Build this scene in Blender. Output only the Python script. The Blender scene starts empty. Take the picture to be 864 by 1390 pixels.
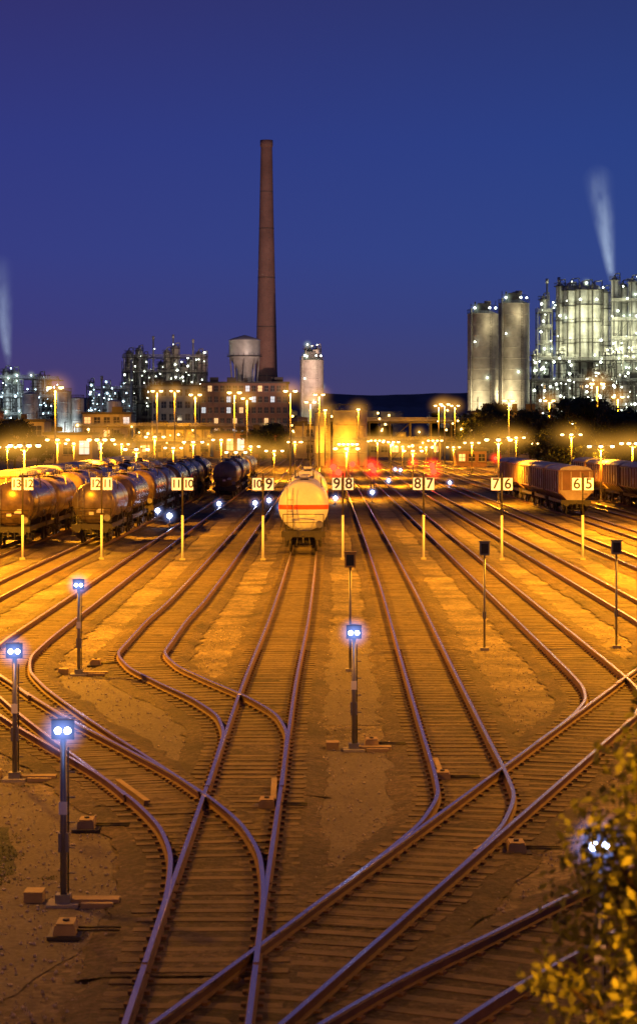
import bpy, math, random
import numpy as np
from mathutils import Vector, Matrix
R = random.Random(7)
S = bpy.context.scene
COL = S.collection
S.view_settings.view_transform = 'Standard'
S.view_settings.look = 'None'
S.view_settings.exposure = 0

# ------------------------------------------------------------ camera (bridge over yard)
CAMH = 7.5
cam_d = bpy.data.cameras.new("camera"); cam = bpy.data.objects.new("camera", cam_d); COL.objects.link(cam)
cam.location = (0, 0, CAMH); cam.rotation_euler = (math.radians(90), 0, 0)
cam_d.sensor_fit = 'HORIZONTAL'; cam_d.sensor_width = 24; cam_d.lens = 83.33
cam_d.shift_y = -0.1273
cam_d.clip_start = 0.5; cam_d.clip_end = 12000
cam_d.dof.use_dof = True; cam_d.dof.focus_distance = 95; cam_d.dof.aperture_fstop = 2.8
S.camera = cam

def image_x(px, d): return (px-432)*d/3000.0  # world x back-projected from image pixel column px at chosen depth d
def height(py, d): return CAMH+(585-py)*d/3000.0

# ------------------------------------------------------------ materials
def mat(name, c, rough=.8, metal=0., var=.25, scale=3., bump=0., bscale=30., c2=None, spec=.5):
    m = bpy.data.materials.new(name); m.use_nodes = True
    nt = m.node_tree; N = nt.nodes; L = nt.links
    b = N['Principled BSDF']
    b.inputs['Roughness'].default_value = rough; b.inputs['Metallic'].default_value = metal
    b.inputs['Specular IOR Level'].default_value = spec
    tc = N.new('ShaderNodeTexCoord'); n = N.new('ShaderNodeTexNoise')
    n.inputs['Scale'].default_value = scale; n.inputs['Detail'].default_value = 6; n.inputs['Roughness'].default_value = .65
    L.new(tc.outputs['Object'], n.inputs['Vector'])
    r = N.new('ShaderNodeValToRGB'); r.color_ramp.elements[0].position = .3; r.color_ramp.elements[1].position = .7
    a = c2 if c2 else tuple(v*(1-var) for v in c)
    bb = c if c2 else tuple(min(1, v*(1+var)) for v in c)
    r.color_ramp.elements[0].color = (*a, 1); r.color_ramp.elements[1].color = (*bb, 1)
    L.new(n.outputs['Fac'], r.inputs['Fac']); L.new(r.outputs['Color'], b.inputs['Base Color'])
    if bump > 0:
        n2 = N.new('ShaderNodeTexNoise'); n2.inputs['Scale'].default_value = bscale; n2.inputs['Detail'].default_value = 4
        L.new(tc.outputs['Object'], n2.inputs['Vector'])
        bp = N.new('ShaderNodeBump'); bp.inputs['Strength'].default_value = bump; bp.inputs['Distance'].default_value = .05
        L.new(n2.outputs['Fac'], bp.inputs['Height']); L.new(bp.outputs['Normal'], b.inputs['Normal'])
    return m

def emit(name, c, s):
    m = bpy.data.materials.new(name); m.use_nodes = True
    nt = m.node_tree; b = nt.nodes['Principled BSDF']
    b.inputs['Base Color'].default_value = (*[min(1, v) for v in c], 1)
    b.inputs['Emission Color'].default_value = (*c, 1); b.inputs['Emission Strength'].default_value = s
    try: m.cycles.emission_sampling = 'NONE'
    except Exception: pass
    return m

def glow(name, c, k, p=3.):
    # bloom around a lamp, put in as an emission-only volume that fades outwards
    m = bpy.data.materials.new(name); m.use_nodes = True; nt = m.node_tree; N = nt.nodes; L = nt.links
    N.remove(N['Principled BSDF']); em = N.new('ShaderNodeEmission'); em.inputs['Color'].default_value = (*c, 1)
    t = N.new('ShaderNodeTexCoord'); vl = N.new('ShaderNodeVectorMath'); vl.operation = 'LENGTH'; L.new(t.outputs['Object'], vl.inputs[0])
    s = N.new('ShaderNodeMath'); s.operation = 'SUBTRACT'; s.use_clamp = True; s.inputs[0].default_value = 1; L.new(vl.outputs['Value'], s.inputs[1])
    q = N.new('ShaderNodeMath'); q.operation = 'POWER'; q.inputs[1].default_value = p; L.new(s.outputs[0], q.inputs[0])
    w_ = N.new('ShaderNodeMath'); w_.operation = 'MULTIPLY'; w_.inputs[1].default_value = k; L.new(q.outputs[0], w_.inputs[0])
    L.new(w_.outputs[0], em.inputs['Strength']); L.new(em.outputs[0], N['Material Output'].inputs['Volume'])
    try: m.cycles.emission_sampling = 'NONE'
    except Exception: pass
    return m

M = {}
M['steel'] = mat('galvanised_steel', (.22, .22, .22), .45, .7)
M['darksteel'] = mat('dark_steel', (.045, .04, .036), .55, .3)
M['sil'] = mat('silo_metal', (.36, .36, .34), .5, .3, .3, .25)
M['sil2'] = mat('silo_metal_bright', (.46, .46, .42), .5, .25, .45, .35)
M['silowarm'] = mat('silo_weathered', (.32, .29, .24), .65, .15, .35, .3)
M['frame'] = mat('frame_dark', (.07, .065, .06), .7, .3)
M['framelt'] = mat('frame_light', (.14, .14, .13), .6, .3)
M['black'] = mat('black_paint', (.012, .012, .014), .5)
M['white'] = mat('white_paint', (.75, .74, .70), .5, 0, .08)
M['concrete'] = mat('concrete', (.28, .26, .23), .9, 0, .25, .4)
M['roof'] = mat('roof_felt', (.05, .05, .055), .9)
M['rust'] = mat('rail_rust', (.12, .06, .03), .8, .1)
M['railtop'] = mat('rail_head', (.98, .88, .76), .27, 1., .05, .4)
M['tank'] = mat('tank_grimy_steel', (.30, .21, .13), .27, .4, .4, .9, c2=(.06, .04, .025))
M['hopper'] = mat('hopper_side', (.54, .48, .42), .5, .05, .3, .7, c2=(.32, .22, .16))
M['hopperlt'] = mat('hopper_rib', (.22, .11, .07), .5, .05, .2, 1.)
M['hoproof'] = mat('hopper_roof', (.46, .43, .40), .5, .1, .3, 1.)
M['glassdark'] = mat('window_dark', (.02, .025, .035), .15, 0, .3)
M['winwarm'] = emit('window_lit_warm', (1, .62, .25), .9)
M['wincool'] = emit('window_lit_cool', (.75, .9, 1), .6)
M['sod'] = emit('sodium_lamp', (1., .60, .16), 12)
M['sodw'] = emit('sodium_lamp_hot', (1., .72, .25), 10)
M['wh'] = emit('white_lamp', (.9, 1., .82), 12)
M['bluew'] = emit('signal_white', (.60, .70, 1.), 20)
M['red'] = emit('signal_red', (1., .02, .008), 9)
M['cool'] = emit('plant_cool_lamp', (.6, .85, 1.), 10)
M['wood'] = mat('wood_plank', (.26, .19, .11), .8, 0, .3, 2.)
M['sleeper'] = mat('sleeper', (.10, .073, .05), .85, 0, .55, 1.3, .4, 20)
M['signb'] = mat('signal_backboard', (.03, .03, .04), .6)
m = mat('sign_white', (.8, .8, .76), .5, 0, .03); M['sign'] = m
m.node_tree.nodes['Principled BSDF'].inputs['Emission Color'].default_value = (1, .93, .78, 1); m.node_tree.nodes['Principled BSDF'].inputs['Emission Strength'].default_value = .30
M['yellow'] = mat('yellow_case', (.30, .21, .08), .6)
M['bark'] = mat('bark', (.08, .055, .035), .9, 0, .3, 6, .5)
M['bluebox'] = mat('blue_grey_case', (.10, .13, .20), .5)
M['gloww'] = glow('glow_sodium', (1., .44, .05), .48)
M['glowb'] = glow('glow_signal', (.25, .38, 1.), 6.5, 2.6)
M['glowf'] = glow('glow_far_signal', (.30, .42, 1.), 1.6, 2.6)
M['glowr'] = glow('glow_red', (1., .02, .008), 2.2, 2.2)
M['glowg'] = glow('glow_plant', (.80, 1., .68), .32)

def leafmat(name, a, b, sc):
    m = mat(name, b, .6, 0, 0, sc, c2=a)
    nt = m.node_tree; N = nt.nodes; L = nt.links
    tr = N.new('ShaderNodeBsdfTranslucent'); mx = N.new('ShaderNodeMixShader'); mx.inputs['Fac'].default_value = .35
    rp = [n for n in N if n.type == 'VALTORGB'][0]
    L.new(rp.outputs['Color'], tr.inputs['Color'])
    out = N['Material Output']; L.new(N['Principled BSDF'].outputs[0], mx.inputs[1]); L.new(tr.outputs[0], mx.inputs[2])
    L.new(mx.outputs[0], out.inputs['Surface'])
    return m
M['leaf'] = leafmat('leaves', (.02, .035, .012), (.07, .09, .025), .8)
M['leafy'] = leafmat('leaves_yellow_green', (.08, .10, .018), (.24, .25, .04), 4.)

def groundmat(name, c1, c2, c3, big=.12, fine=9., bump=.5, dark=.3):
    m = bpy.data.materials.new(name); m.use_nodes = True
    nt = m.node_tree; N = nt.nodes; L = nt.links; b = N['Principled BSDF']
    b.inputs['Roughness'].default_value = .8; b.inputs['Specular IOR Level'].default_value = .35
    tc = N.new('ShaderNodeTexCoord')
    n1 = N.new('ShaderNodeTexNoise'); n1.inputs['Scale'].default_value = big; n1.inputs['Detail'].default_value = 10; n1.inputs['Roughness'].default_value = .72
    n2 = N.new('ShaderNodeTexNoise'); n2.inputs['Scale'].default_value = fine; n2.inputs['Detail'].default_value = 6; n2.inputs['Roughness'].default_value = .85
    v = N.new('ShaderNodeTexVoronoi'); v.inputs['Scale'].default_value = fine*1.6
    for n in (n1, n2, v): L.new(tc.outputs['Object'], n.inputs['Vector'])
    r1 = N.new('ShaderNodeValToRGB'); r1.color_ramp.elements[0].position = .38; r1.color_ramp.elements[1].position = .60
    r1.color_ramp.elements[0].color = (*c1, 1); r1.color_ramp.elements[1].color = (*c2, 1)
    L.new(n1.outputs['Fac'], r1.inputs['Fac'])
    r2 = N.new('ShaderNodeValToRGB'); r2.color_ramp.elements[0].position = .34; r2.color_ramp.elements[1].position = .70
    r2.color_ramp.elements[0].color = (dark, dark, dark, 1); r2.color_ramp.elements[1].color = (*c3, 1)
    L.new(n2.outputs['Fac'], r2.inputs['Fac'])
    mx = N.new('ShaderNodeMix'); mx.data_type = 'RGBA'; mx.blend_type = 'MULTIPLY'; mx.inputs[0].default_value = 1
    L.new(r1.outputs['Color'], mx.inputs[6]); L.new(r2.outputs['Color'], mx.inputs[7])
    vr = N.new('ShaderNodeMix'); vr.data_type = 'RGBA'; vr.blend_type = 'MULTIPLY'; vr.inputs[0].default_value = .65
    sv = N.new('ShaderNodeSeparateColor'); L.new(v.outputs['Color'], sv.inputs[0])
    mr = N.new('ShaderNodeMapRange'); mr.inputs['To Min'].default_value = .25; mr.inputs['To Max'].default_value = 1.7
    L.new(sv.outputs[0], mr.inputs['Value'])
    L.new(mx.outputs[2], vr.inputs[6]); L.new(mr.outputs[0], vr.inputs[7])
    L.new(vr.outputs[2], b.inputs['Base Color'])
    bp = N.new('ShaderNodeBump'); bp.inputs['Strength'].default_value = bump; bp.inputs['Distance'].default_value = .06
    ad = N.new('ShaderNodeMath'); ad.operation = 'ADD'
    L.new(n2.outputs['Fac'], ad.inputs[0]); L.new(sv.outputs[1], ad.inputs[1])
    L.new(ad.outputs[0], bp.inputs['Height']); L.new(bp.outputs['Normal'], b.inputs['Normal'])
    return m
M['ground'] = groundmat('yard_gravel', (.05, .038, .027), (.25, .20, .145), (1.3, 1.3, 1.3), .3, 5, .7)
M['ballast'] = groundmat('track_ballast', (.04, .030, .021), (.12, .088, .062), (1.5, 1.5, 1.5), .3, 7, 1.)
M['asphalt'] = groundmat('asphalt', (.095, .078, .068), (.14, .118, .102), (1.1, 1.1, 1.1), .6, 14, .18, .5)
M['grass'] = groundmat('grass_soil', (.03, .04, .012), (.06, .07, .02), (1.2, 1.2, 1.2), 1.2, 20, .6)

# ------------------------------------------------------------ mesh builder
class MB:
    def __init__(s): s.v = []; s.f = []; s.m = []; s.sm = []
    def box(s, cx, cy, cz, sx, sy, sz, m=0, rz=0., taper=1.):
        o = len(s.v); c, si = math.cos(rz), math.sin(rz)
        for k in (0, 1):
            t = taper if k else 1.
            for (a, b) in ((-1, -1), (1, -1), (1, 1), (-1, 1)):
                x = a*sx/2*t; y = b*sy/2*t
                s.v.append((cx+x*c-y*si, cy+x*si+y*c, cz+(k-.5)*sz))
        for q in ((3, 2, 1, 0), (4, 5, 6, 7), (0, 1, 5, 4), (1, 2, 6, 5), (2, 3, 7, 6), (3, 0, 4, 7)):
            s.f.append(tuple(o+i for i in q)); s.m.append(m); s.sm.append(False)
    def cyl(s, p0, p1, r0, r1=None, n=12, m=0, caps=True, smooth=True):
        if r1 is None: r1 = r0
        p0 = Vector(p0); p1 = Vector(p1); d = (p1-p0)
        if d.length < 1e-6: return
        d.normalize(); u = d.orthogonal().normalized(); w = d.cross(u); o = len(s.v)
        for p, r in ((p0, r0), (p1, r1)):
            for i in range(n):
                a = 2*math.pi*i/n; q = p+u*(r*math.cos(a))+w*(r*math.sin(a)); s.v.append(tuple(q))
        for i in range(n):
            j = (i+1) % n; s.f.append((o+i, o+j, o+n+j, o+n+i)); s.m.append(m); s.sm.append(smooth)
        if caps:
            s.f.append(tuple(o+i for i in range(n))[::-1]); s.m.append(m); s.sm.append(False)
            s.f.append(tuple(o+n+i for i in range(n))); s.m.append(m); s.sm.append(False)
    def lathe(s, c, prof, axis='z', n=24, m=0):
        o = len(s.v)
        for (r, h) in prof:
            for i in range(n):
                a = 2*math.pi*i/n
                if axis == 'z': s.v.append((c[0]+r*math.cos(a), c[1]+r*math.sin(a), c[2]+h))
                else: s.v.append((c[0]+r*math.cos(a), c[1]+h, c[2]+r*math.sin(a)))
        for k in range(len(prof)-1):
            for i in range(n):
                j = (i+1) % n; a = o+k*n
                q = (a+i, a+j, a+n+j, a+n+i)
                s.f.append(q if axis == 'z' else q[::-1]); s.m.append(m); s.sm.append(True)
    def sph(s, c, r, m=0, n=8, rings=5, sz=1.):
        prof = [(max(.001, r*math.sin(math.pi*k/rings)), -r*sz*math.cos(math.pi*k/rings)) for k in range(rings+1)]
        s.lathe(c, prof, 'z', n, m)
    def poly(s, pts, m=0):
        o = len(s.v); s.v += [tuple(p) for p in pts]; s.f.append(tuple(range(o, o+len(pts)))); s.m.append(m); s.sm.append(False)
    def extr(s, prof, y0, y1, m=0, ins=0.):
        n = len(prof); o = len(s.v)
        s.v += [(x, y0, z) for x, z in prof]+[(x, y1, z) for x, z in prof]
        for i in range(n):
            j = (i+1) % n; s.f.append((o+i, o+j, o+n+j, o+n+i)); s.m.append(m); s.sm.append(False)
        s.f.append(tuple(o+i for i in range(n))[::-1]); s.m.append(m); s.sm.append(False)
        s.f.append(tuple(o+n+i for i in range(n))); s.m.append(m); s.sm.append(False)
    def build(s, name, mats, parent=None, loc=(0, 0, 0), link=True):
        me = bpy.data.meshes.new(name); me.from_pydata(s.v, [], s.f); me.update()
        for mm in mats: me.materials.append(M[mm] if isinstance(mm, str) else mm)
        me.polygons.foreach_set('material_index', s.m); me.polygons.foreach_set('use_smooth', s.sm)
        ob = bpy.data.objects.new(name, me); ob.location = loc; COL.objects.link(ob)
        if parent: ob.parent = parent
        return ob
def empty(name, loc=(0, 0, 0), rz=0.):
    e = bpy.data.objects.new(name, None); e.location = loc; e.rotation_euler = (0, 0, rz); e.empty_display_size = .5; COL.objects.link(e); return e
MESH = {}
def inst(key, name, parent, loc=(0, 0, 0)):
    ob = bpy.data.objects.new(name, MESH[key]); ob.location = loc; ob.parent = parent; COL.objects.link(ob); return ob
def halo(parent, loc, sc, key):  # adds a self-lit ball of bloom around a lamp, no real vapour
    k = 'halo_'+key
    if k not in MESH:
        b = MB(); b.sph((0, 0, 0), 1, 0, 16, 10); o = b.build('lamp_glow', [key]); MESH[k] = o.data; bpy.data.objects.remove(o)
    o = inst(k, 'lamp_glow', parent, loc); o.scale = sc if isinstance(sc, tuple) else (sc, sc, sc); return o
LIGHTD = {}
def light(kind, name, parent, loc, energy, color, size=.25, angle=160, rot=(0, 0, 0)):
    k = (kind, energy, color, size, angle)
    if k not in LIGHTD:
        d = bpy.data.lights.new(name, kind); d.energy = energy; d.color = color; d.shadow_soft_size = size
        if kind == 'SPOT': d.spot_size = math.radians(angle); d.spot_blend = .6
        LIGHTD[k] = d
    o = bpy.data.objects.new(name, LIGHTD[k]); o.location = loc; o.rotation_euler = rot; o.parent = parent; COL.objects.link(o); return o
SOD = (1., .36, .009)

# ------------------------------------------------------------ world
w = bpy.data.worlds.new("World"); S.world = w; w.use_nodes = True
nt = w.node_tree; N = nt.nodes; L = nt.links
bg = N['Background']; tc = N.new('ShaderNodeTexCoord'); sp = N.new('ShaderNodeSeparateXYZ'); L.new(tc.outputs['Generated'], sp.inputs[0])
rp = N.new('ShaderNodeValToRGB'); L.new(sp.outputs['Z'], rp.inputs['Fac']); E = rp.color_ramp.elements
E[0].position = 0.; E[0].color = (.058, .052, .155, 1)
E[1].position = 1.; E[1].color = (.008, .012, .060, 1)
for p, c in ((.025, (.038, .046, .178)), (.05, (.026, .044, .215)), (.08, (.021, .045, .240)), (.13, (.018, .039, .230)), (.19, (.020, .030, .172)), (.35, (.012, .018, .09))):
    e = E.new(p); e.color = (*c, 1)
mr = N.new('ShaderNodeMapRange'); mr.inputs['From Min'].default_value = -.15; mr.inputs['From Max'].default_value = .15
L.new(sp.outputs['X'], mr.inputs['Value'])
tint = N.new('ShaderNodeValToRGB'); tint.color_ramp.elements[0].color = (1.35, .88, .92, 1); tint.color_ramp.elements[1].color = (.85, 1.12, 1.0, 1)
L.new(mr.outputs[0], tint.inputs['Fac'])
mu = N.new('ShaderNodeMix'); mu.data_type = 'RGBA'; mu.blend_type = 'MULTIPLY'; mu.inputs[0].default_value = 1
L.new(rp.outputs['Color'], mu.inputs[6]); L.new(tint.outputs['Color'], mu.inputs[7])
sky = N.new('ShaderNodeTexSky'); sky.sky_type = 'NISHITA'; sky.sun_disc = False; sky.sun_elevation = math.radians(-4); sky.sun_rotation = math.radians(20)
mk = N.new('ShaderNodeMix'); mk.data_type = 'RGBA'; mk.blend_type = 'ADD'; mk.inputs[0].default_value = .05
L.new(mu.outputs[2], mk.inputs[6]); L.new(sky.outputs[0], mk.inputs[7]); L.new(mk.outputs[2], bg.inputs['Color'])
bg.inputs['Strength'].default_value = 1.
sd = bpy.data.lights.new("sun", 'SUN'); sd.energy = .012; sd.angle = math.radians(15); sd.color = (.7, .75, 1)
so = bpy.data.objects.new("sun", sd); so.rotation_euler = (math.radians(60), 0, math.radians(160)); COL.objects.link(so)

# ------------------------------------------------------------ ground
b = MB(); b.poly([(-6000, -200, 0), (6000, -200, 0), (6000, 9000, 0), (-6000, 9000, 0)]); b.build('ground', ['ground'])

def sheet(name, pts, z, m):
    q = []; n = len(pts)
    for i in range(n):
        (xa, ya), (xb, yb) = pts[i], pts[(i+1) % n]; k = max(2, int(math.hypot(xb-xa, yb-ya)/.35))
        for j in range(k): t = j/k; q.append((xa+(xb-xa)*t+R.uniform(-.07, .07), ya+(yb-ya)*t+R.uniform(-.07, .07), z))
    b = MB(); b.poly(q); return b.build(name, [m])
def G(px, py): k = CAMH/(py-585.); return ((px-432)*k, 3000*k)
sheet('asphalt_path', [G(425, 1160), G(470, 1178), G(548, 1125), G(546, 1030), G(500, 1005), G(430, 1010)], .012, 'asphalt')
sheet('asphalt_path', [G(-60, 1060), G(90, 1085), G(150, 1130), G(160, 1215), G(110, 1290), G(-60, 1400)], .012, 'asphalt')
sheet('asphalt_path', [G(60, 925), G(170, 925), G(250, 975), G(285, 1010), G(250, 1050), G(200, 1010), G(120, 960)], .012, 'asphalt')
sheet('asphalt_path', [G(480, 985), G(545, 985), G(528, 900), G(515, 850), G(440, 850), G(432, 985)], .012, 'asphalt')
sheet('grass_patch', [G(-60, 1120), G(10, 1125), G(22, 1160), G(15, 1190), G(-60, 1200)], .018, 'grass')

# ------------------------------------------------------------ tracks
def interp(pts):
    pts = sorted(pts); Y = [p[0] for p in pts]; X = [p[1] for p in pts]; n = len(Y)
    d = [(X[i+1]-X[i])/(Y[i+1]-Y[i]) for i in range(n-1)]
    t = [d[0]]+[0]*(n-2)+[d[-1]]
    for i in range(1, n-1):
        if d[i-1]*d[i] > 0:
            h0 = Y[i]-Y[i-1]; h1 = Y[i+1]-Y[i]; w1 = 2*h1+h0; w2 = h1+2*h0
            t[i] = (w1+w2)/(w1/d[i-1]+w2/d[i])
    def f(y):
        y = min(max(y, Y[0]), Y[-1]); i = 0
        while i < n-2 and y > Y[i+1]: i += 1
        h = Y[i+1]-Y[i]; s = (y-Y[i])/h
        return (2*s**3-3*s*s+1)*X[i]+(s**3-2*s*s+s)*h*t[i]+(-2*s**3+3*s*s)*X[i+1]+(s**3-s*s)*h*t[i+1]
    return f, Y[0], Y[-1]
PROF = [(-.07, 0), (.07, 0), (.07, .018), (.016, .035), (.016, .115), (.038, .128), (.038, .168), (-.038, .168), (-.038, .128), (-.016, .115), (-.016, .035), (-.07, .018)]
TR = {}
def track(idx, pts, sleepers_to=300, bw=3.3):
    f, y0, y1 = interp(pts); TR[idx] = f
    ys = []; y = y0
    while y < y1: ys.append(y); y += .6 if y < 110 else 3.
    ys.append(y1)
    z0 = idx*.0034
    def tang(y):
        e = .25; dx = (f(y+e)-f(y-e))/(2*e) if y0+e < y < y1-e else (f(min(y+e, y1))-f(max(y-e, y0)))/(min(y+e, y1)-max(y-e, y0))
        l = math.hypot(dx, 1); return dx/l, 1/l
    root = empty('railway_track')
    for side, nm in ((-1, 'rail_left'), (1, 'rail_right')):
        b = MB(); n = len(PROF)
        for y in ys:
            tx, ty = tang(y); nx, ny = ty, -tx; cx = f(y)
            for (px, pz) in PROF:
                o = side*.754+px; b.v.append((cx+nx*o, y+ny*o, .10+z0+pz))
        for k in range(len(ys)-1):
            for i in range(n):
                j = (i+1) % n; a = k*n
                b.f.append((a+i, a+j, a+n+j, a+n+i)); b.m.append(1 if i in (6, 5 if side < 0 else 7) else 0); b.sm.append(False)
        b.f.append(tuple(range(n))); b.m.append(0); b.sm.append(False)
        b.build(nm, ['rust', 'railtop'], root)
    b = MB()
    for k, y in enumerate(ys):
        tx, ty = tang(y); nx, ny = ty, -tx; cx = f(y); j = R.uniform(-.15, .15); j2 = R.uniform(-.15, .15)
        for o, z in ((-bw/2+j, .014), (-bw/2+.35, .07), (0, .078), (bw/2-.35, .07), (bw/2+j2, .014)):
            b.v.append((cx+nx*o, y+ny*o, z+z0+R.uniform(-.006, .008)))
    for k in range(len(ys)-1):
        for i in range(4):
            a = k*5+i; b.f.append((a, a+1, a+6, a+5)); b.m.append(0); b.sm.append(False)
    b.build('ballast_bed', ['ballast'], root)
    b = MB(); y = y0+.3
    while y < min(y1, sleepers_to):
        tx, ty = tang(y)
        b.box(f(y)+R.uniform(-.04, .04), y, .036+z0+R.uniform(-.009, .006), 2.40+R.uniform(-.1, .1), .25, .1, 0, -math.atan2(tx, ty)+R.uniform(-.02, .02))
        if y < 75:
            for sd_ in (-1, 1):
                for q in (-.11, .11):
                    o = sd_*.754+q; b.box(f(y)+ty*o, y-tx*o, .103+z0, .07, .14, .045, 1, -math.atan2(tx, ty))
        y += .63*ty
    b.build('sleepers', ['sleeper', 'rust'], root)
    return f
track(0, [(20, -1.62), (31.5, -1.6), (40, -1.55), (48, -1.5), (62, -1.42), (88, -1.12), (131, -.9), (600, -.4)])
track(1, [(22, -2.68), (31.5, .085), (54, 6.63), (66, 10.12), (80, 14.2), (88, 16.2), (96, 17.3), (106, 17.6), (600, 17.0)])
track(2, [(33, .52), (36, 1.39), (38.5, 2.08), (41.3, 2.74), (44.6, 3.16), (48, 3.22), (52, 3.24), (65, 3.33), (105, 3.65), (214, 4.04), (600, 5.)])
track(3, [(51, 5.75), (54, 6.63), (57, 7.42), (60, 8.0), (63.5, 8.25), (68, 8.3), (85, 8.33), (200, 8.5), (600, 9.)])
track(4, [(45, -1.5), (52, -1.5), (55.6, -1.75), (59.2, -2.5), (64.3, -4.05), (68.5, -5.2), (73, -5.8), (82, -5.8), (95, -5.6), (170, -5.3), (600, -4.6)])
track(5, [(30, -1.6), (33.5, -1.6), (37, -1.72), (39.8, -2.05), (42.9, -2.75), (45.9, -3.65), (59, -7.58), (63.4, -8.75), (67, -9.5), (72, -10.0), (80, -10.1), (130, -10.1), (600, -9.)])
track(6, [(44, -3.1), (45.9, -3.65), (50, -5.1), (55, -6.9), (63.4, -9.6), (72, -12.2), (80, -13.9), (88, -14.5), (100, -14.6), (130, -14.5), (600, -13.2)])
track(7, [(63, 9.24), (66, 10.12), (70, 11.25), (74, 12.1), (79, 12.7), (86, 12.85), (600, 13.)])
track(8, [(60, -8.6), (63.4, -9.6), (75, -13.2), (88, -17.2), (98, -18.9), (110, -19.2), (600, -17.5)])
track(9, [(80, 14.2), (95, 18.8), (105, 21.2), (115, 22.1), (125, 22.2), (600, 21)])
track(10, [(100, 20), (118, 25.5), (130, 26.8), (600, 25.)])
track(11, [(130, 31.3), (600, 29.)])
track(12, [(20, -1.6), (24, -.3), (28, 1.4), (31.5, 3.25), (35, 5.15), (42, 9.3), (50, 14)])
track(13, [(110, -24), (600, -22)])

def stones(name, n, y0, y1, m):
    vs = []; fs = []; k = 0
    rn = np.random.RandomState(3)
    for _ in range(n):
        y = y0+(y1-y0)*rn.rand()**1.3; x = (rn.rand()*2-1)*(.15*y+1)
        r = .012+.032*rn.rand()**3
        z = .03
        p = rn.uniform(.6, 1.2, 6)*r; a = rn.rand()*3.14; c, s_ = math.cos(a), math.sin(a)
        vs += [(x+p[0]*c, y+p[0]*s_, z), (x-p[1]*s_, y+p[1]*c, z), (x-p[2]*c, y-p[2]*s_, z), (x+p[3]*s_, y-p[3]*c, z), (x, y, z+p[4]*.8), (x, y, z-.05)]
        fs += [(k, k+1, k+4), (k+1, k+2, k+4), (k+2, k+3, k+4), (k+3, k, k+4), (k+1, k, k+5), (k+2, k+1, k+5), (k+3, k+2, k+5), (k, k+3, k+5)]
        k += 6
    me = bpy.data.meshes.new(name); me.from_pydata(vs, [], fs); me.materials.append(m)
    o = bpy.data.objects.new(name, me); COL.objects.link(o)
stones('gravel_stones', 12000, 27, 85, mat('stones', (.40, .35, .29), .85, 0, .5, 2.))

def tufts(name, spots, n=40):
    b = MB()
    for (x, y, r) in spots:
        for _ in range(n):
            a = R.random()*6.28; q = r*R.random()**.5; px, py = x+q*math.cos(a), y+q*math.sin(a)
            h = R.uniform(.02, .06); t = R.random()*6.28; l = R.uniform(.0, .08)
            b.poly([(px-.012*math.cos(t), py-.012*math.sin(t), .01), (px+.012*math.cos(t), py+.012*math.sin(t), .01), (px+l*math.sin(t), py+l*math.cos(t), h)])
    b.build(name, ['leaf'])
sp_ = []
for _ in range(24):
    x, y = G(R.uniform(-20, 22), R.uniform(1120, 1200)); sp_.append((x, y, .3))
for _ in range(35):
    x, y = G(R.uniform(560, 864), R.uniform(1250, 1390)); sp_.append((x, y, .3))
for _ in range(14):
    x, y = G(R.uniform(0, 864), R.uniform(860, 1200)); sp_.append((x, y, .18))
tufts('grass', sp_)

# ------------------------------------------------------------ shunting light signals
def signal_mesh():
    b = MB()
    b.box(0, 0, .03, .5, .5, .06, 3); b.box(0, 0, .12, .24, .24, .14, 0)
    b.cyl((0, 0, .1), (0, 0, 2.65), .055, .05, 10, 0)
    b.box(0, .02, 1.0, .16, .12, .3, 0); b.box(.0, -.06, 1.55, .13, .02, .2, 4)
    b.cyl((.07, .06, .1), (.07, .06, 2.5), .015, .015, 6, 1)
    b.box(0, .03, 2.80, .30, .2, .28, 1)
    b.box(0, -.075, 2.80, .36, .012, .32, 5)
    for x in (-.075, .075):
        b.cyl((x, -.083, 2.78), (x, -.12, 2.78), .065, .065, 14, 1, caps=False)
        b.sph((x, -.095, 2.78), .055, 2, 12, 8)
    b.box(0, -.14, 2.962, .36, .13, .01, 1)
    b.box(0, .0, 2.955, .16, .14, .04, 0)
    for k in range(5): b.box(.085, .1, .5+.4*k, .18, .03, .02, 0)
    return b
def shunting_signal(x, y, s=1., boards=True):
    e = empty('shunting_signal', (x, y, 0))
    b = signal_mesh(); o = b.build('signal_mast', ['steel', 'black', 'bluew', 'concrete', 'white', 'signb'], e); o.scale = (s, s, s)
    light('POINT', 'signal_light', e, (0, -.34*s, 2.78*s), 5, (.35, .48, 1.), .05)
    halo(e, (0, -.1, 2.78), .46, 'glowb')
    if boards:
        b = MB(); b.box(.5, .1, .06, .75, .3, .1, 0); b.box(.55, -.2, .05, .5, .12, .08, 0); b.box(-.5, .35, .09, .3, .4, .18, 1)
        b.build('cable_cover', ['wood', 'yellow'], e)
for px, py in ((86, 1230), (480, 1020), (107, 917), (20, 1060)):
    x, y = G(px, py); shunting_signal(x, y)
shunting_signal(3.2, 25.2)

def marker_post(x, y, col):
    e = empty('indicator_post', (x, y, 0)); b = MB()
    b.box(0, 0, .05, .3, .3, .1, 2); b.cyl((0, 0, .08), (0, 0, 3.25), .04, .04, 10, 0)
    b.box(0, 0, 3.48, .34, .16, .46, 1); b.box(0, -.085, 3.48, .24, .01, .34, 3); b.box(0, 0, 3.73, .4, .24, .03, 1)
    b.box(0, .02, 1.2, .12, .1, .24, 1)
    b.build('post', ['steel', col, 'concrete', 'glassdark'], e)
x, y = G(475, 912); marker_post(x, y, 'yellow')
x, y = G(657, 883); marker_post(x, y, 'bluebox')
x, y = G(836, 880); marker_post(x, y, 'bluebox')

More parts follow.
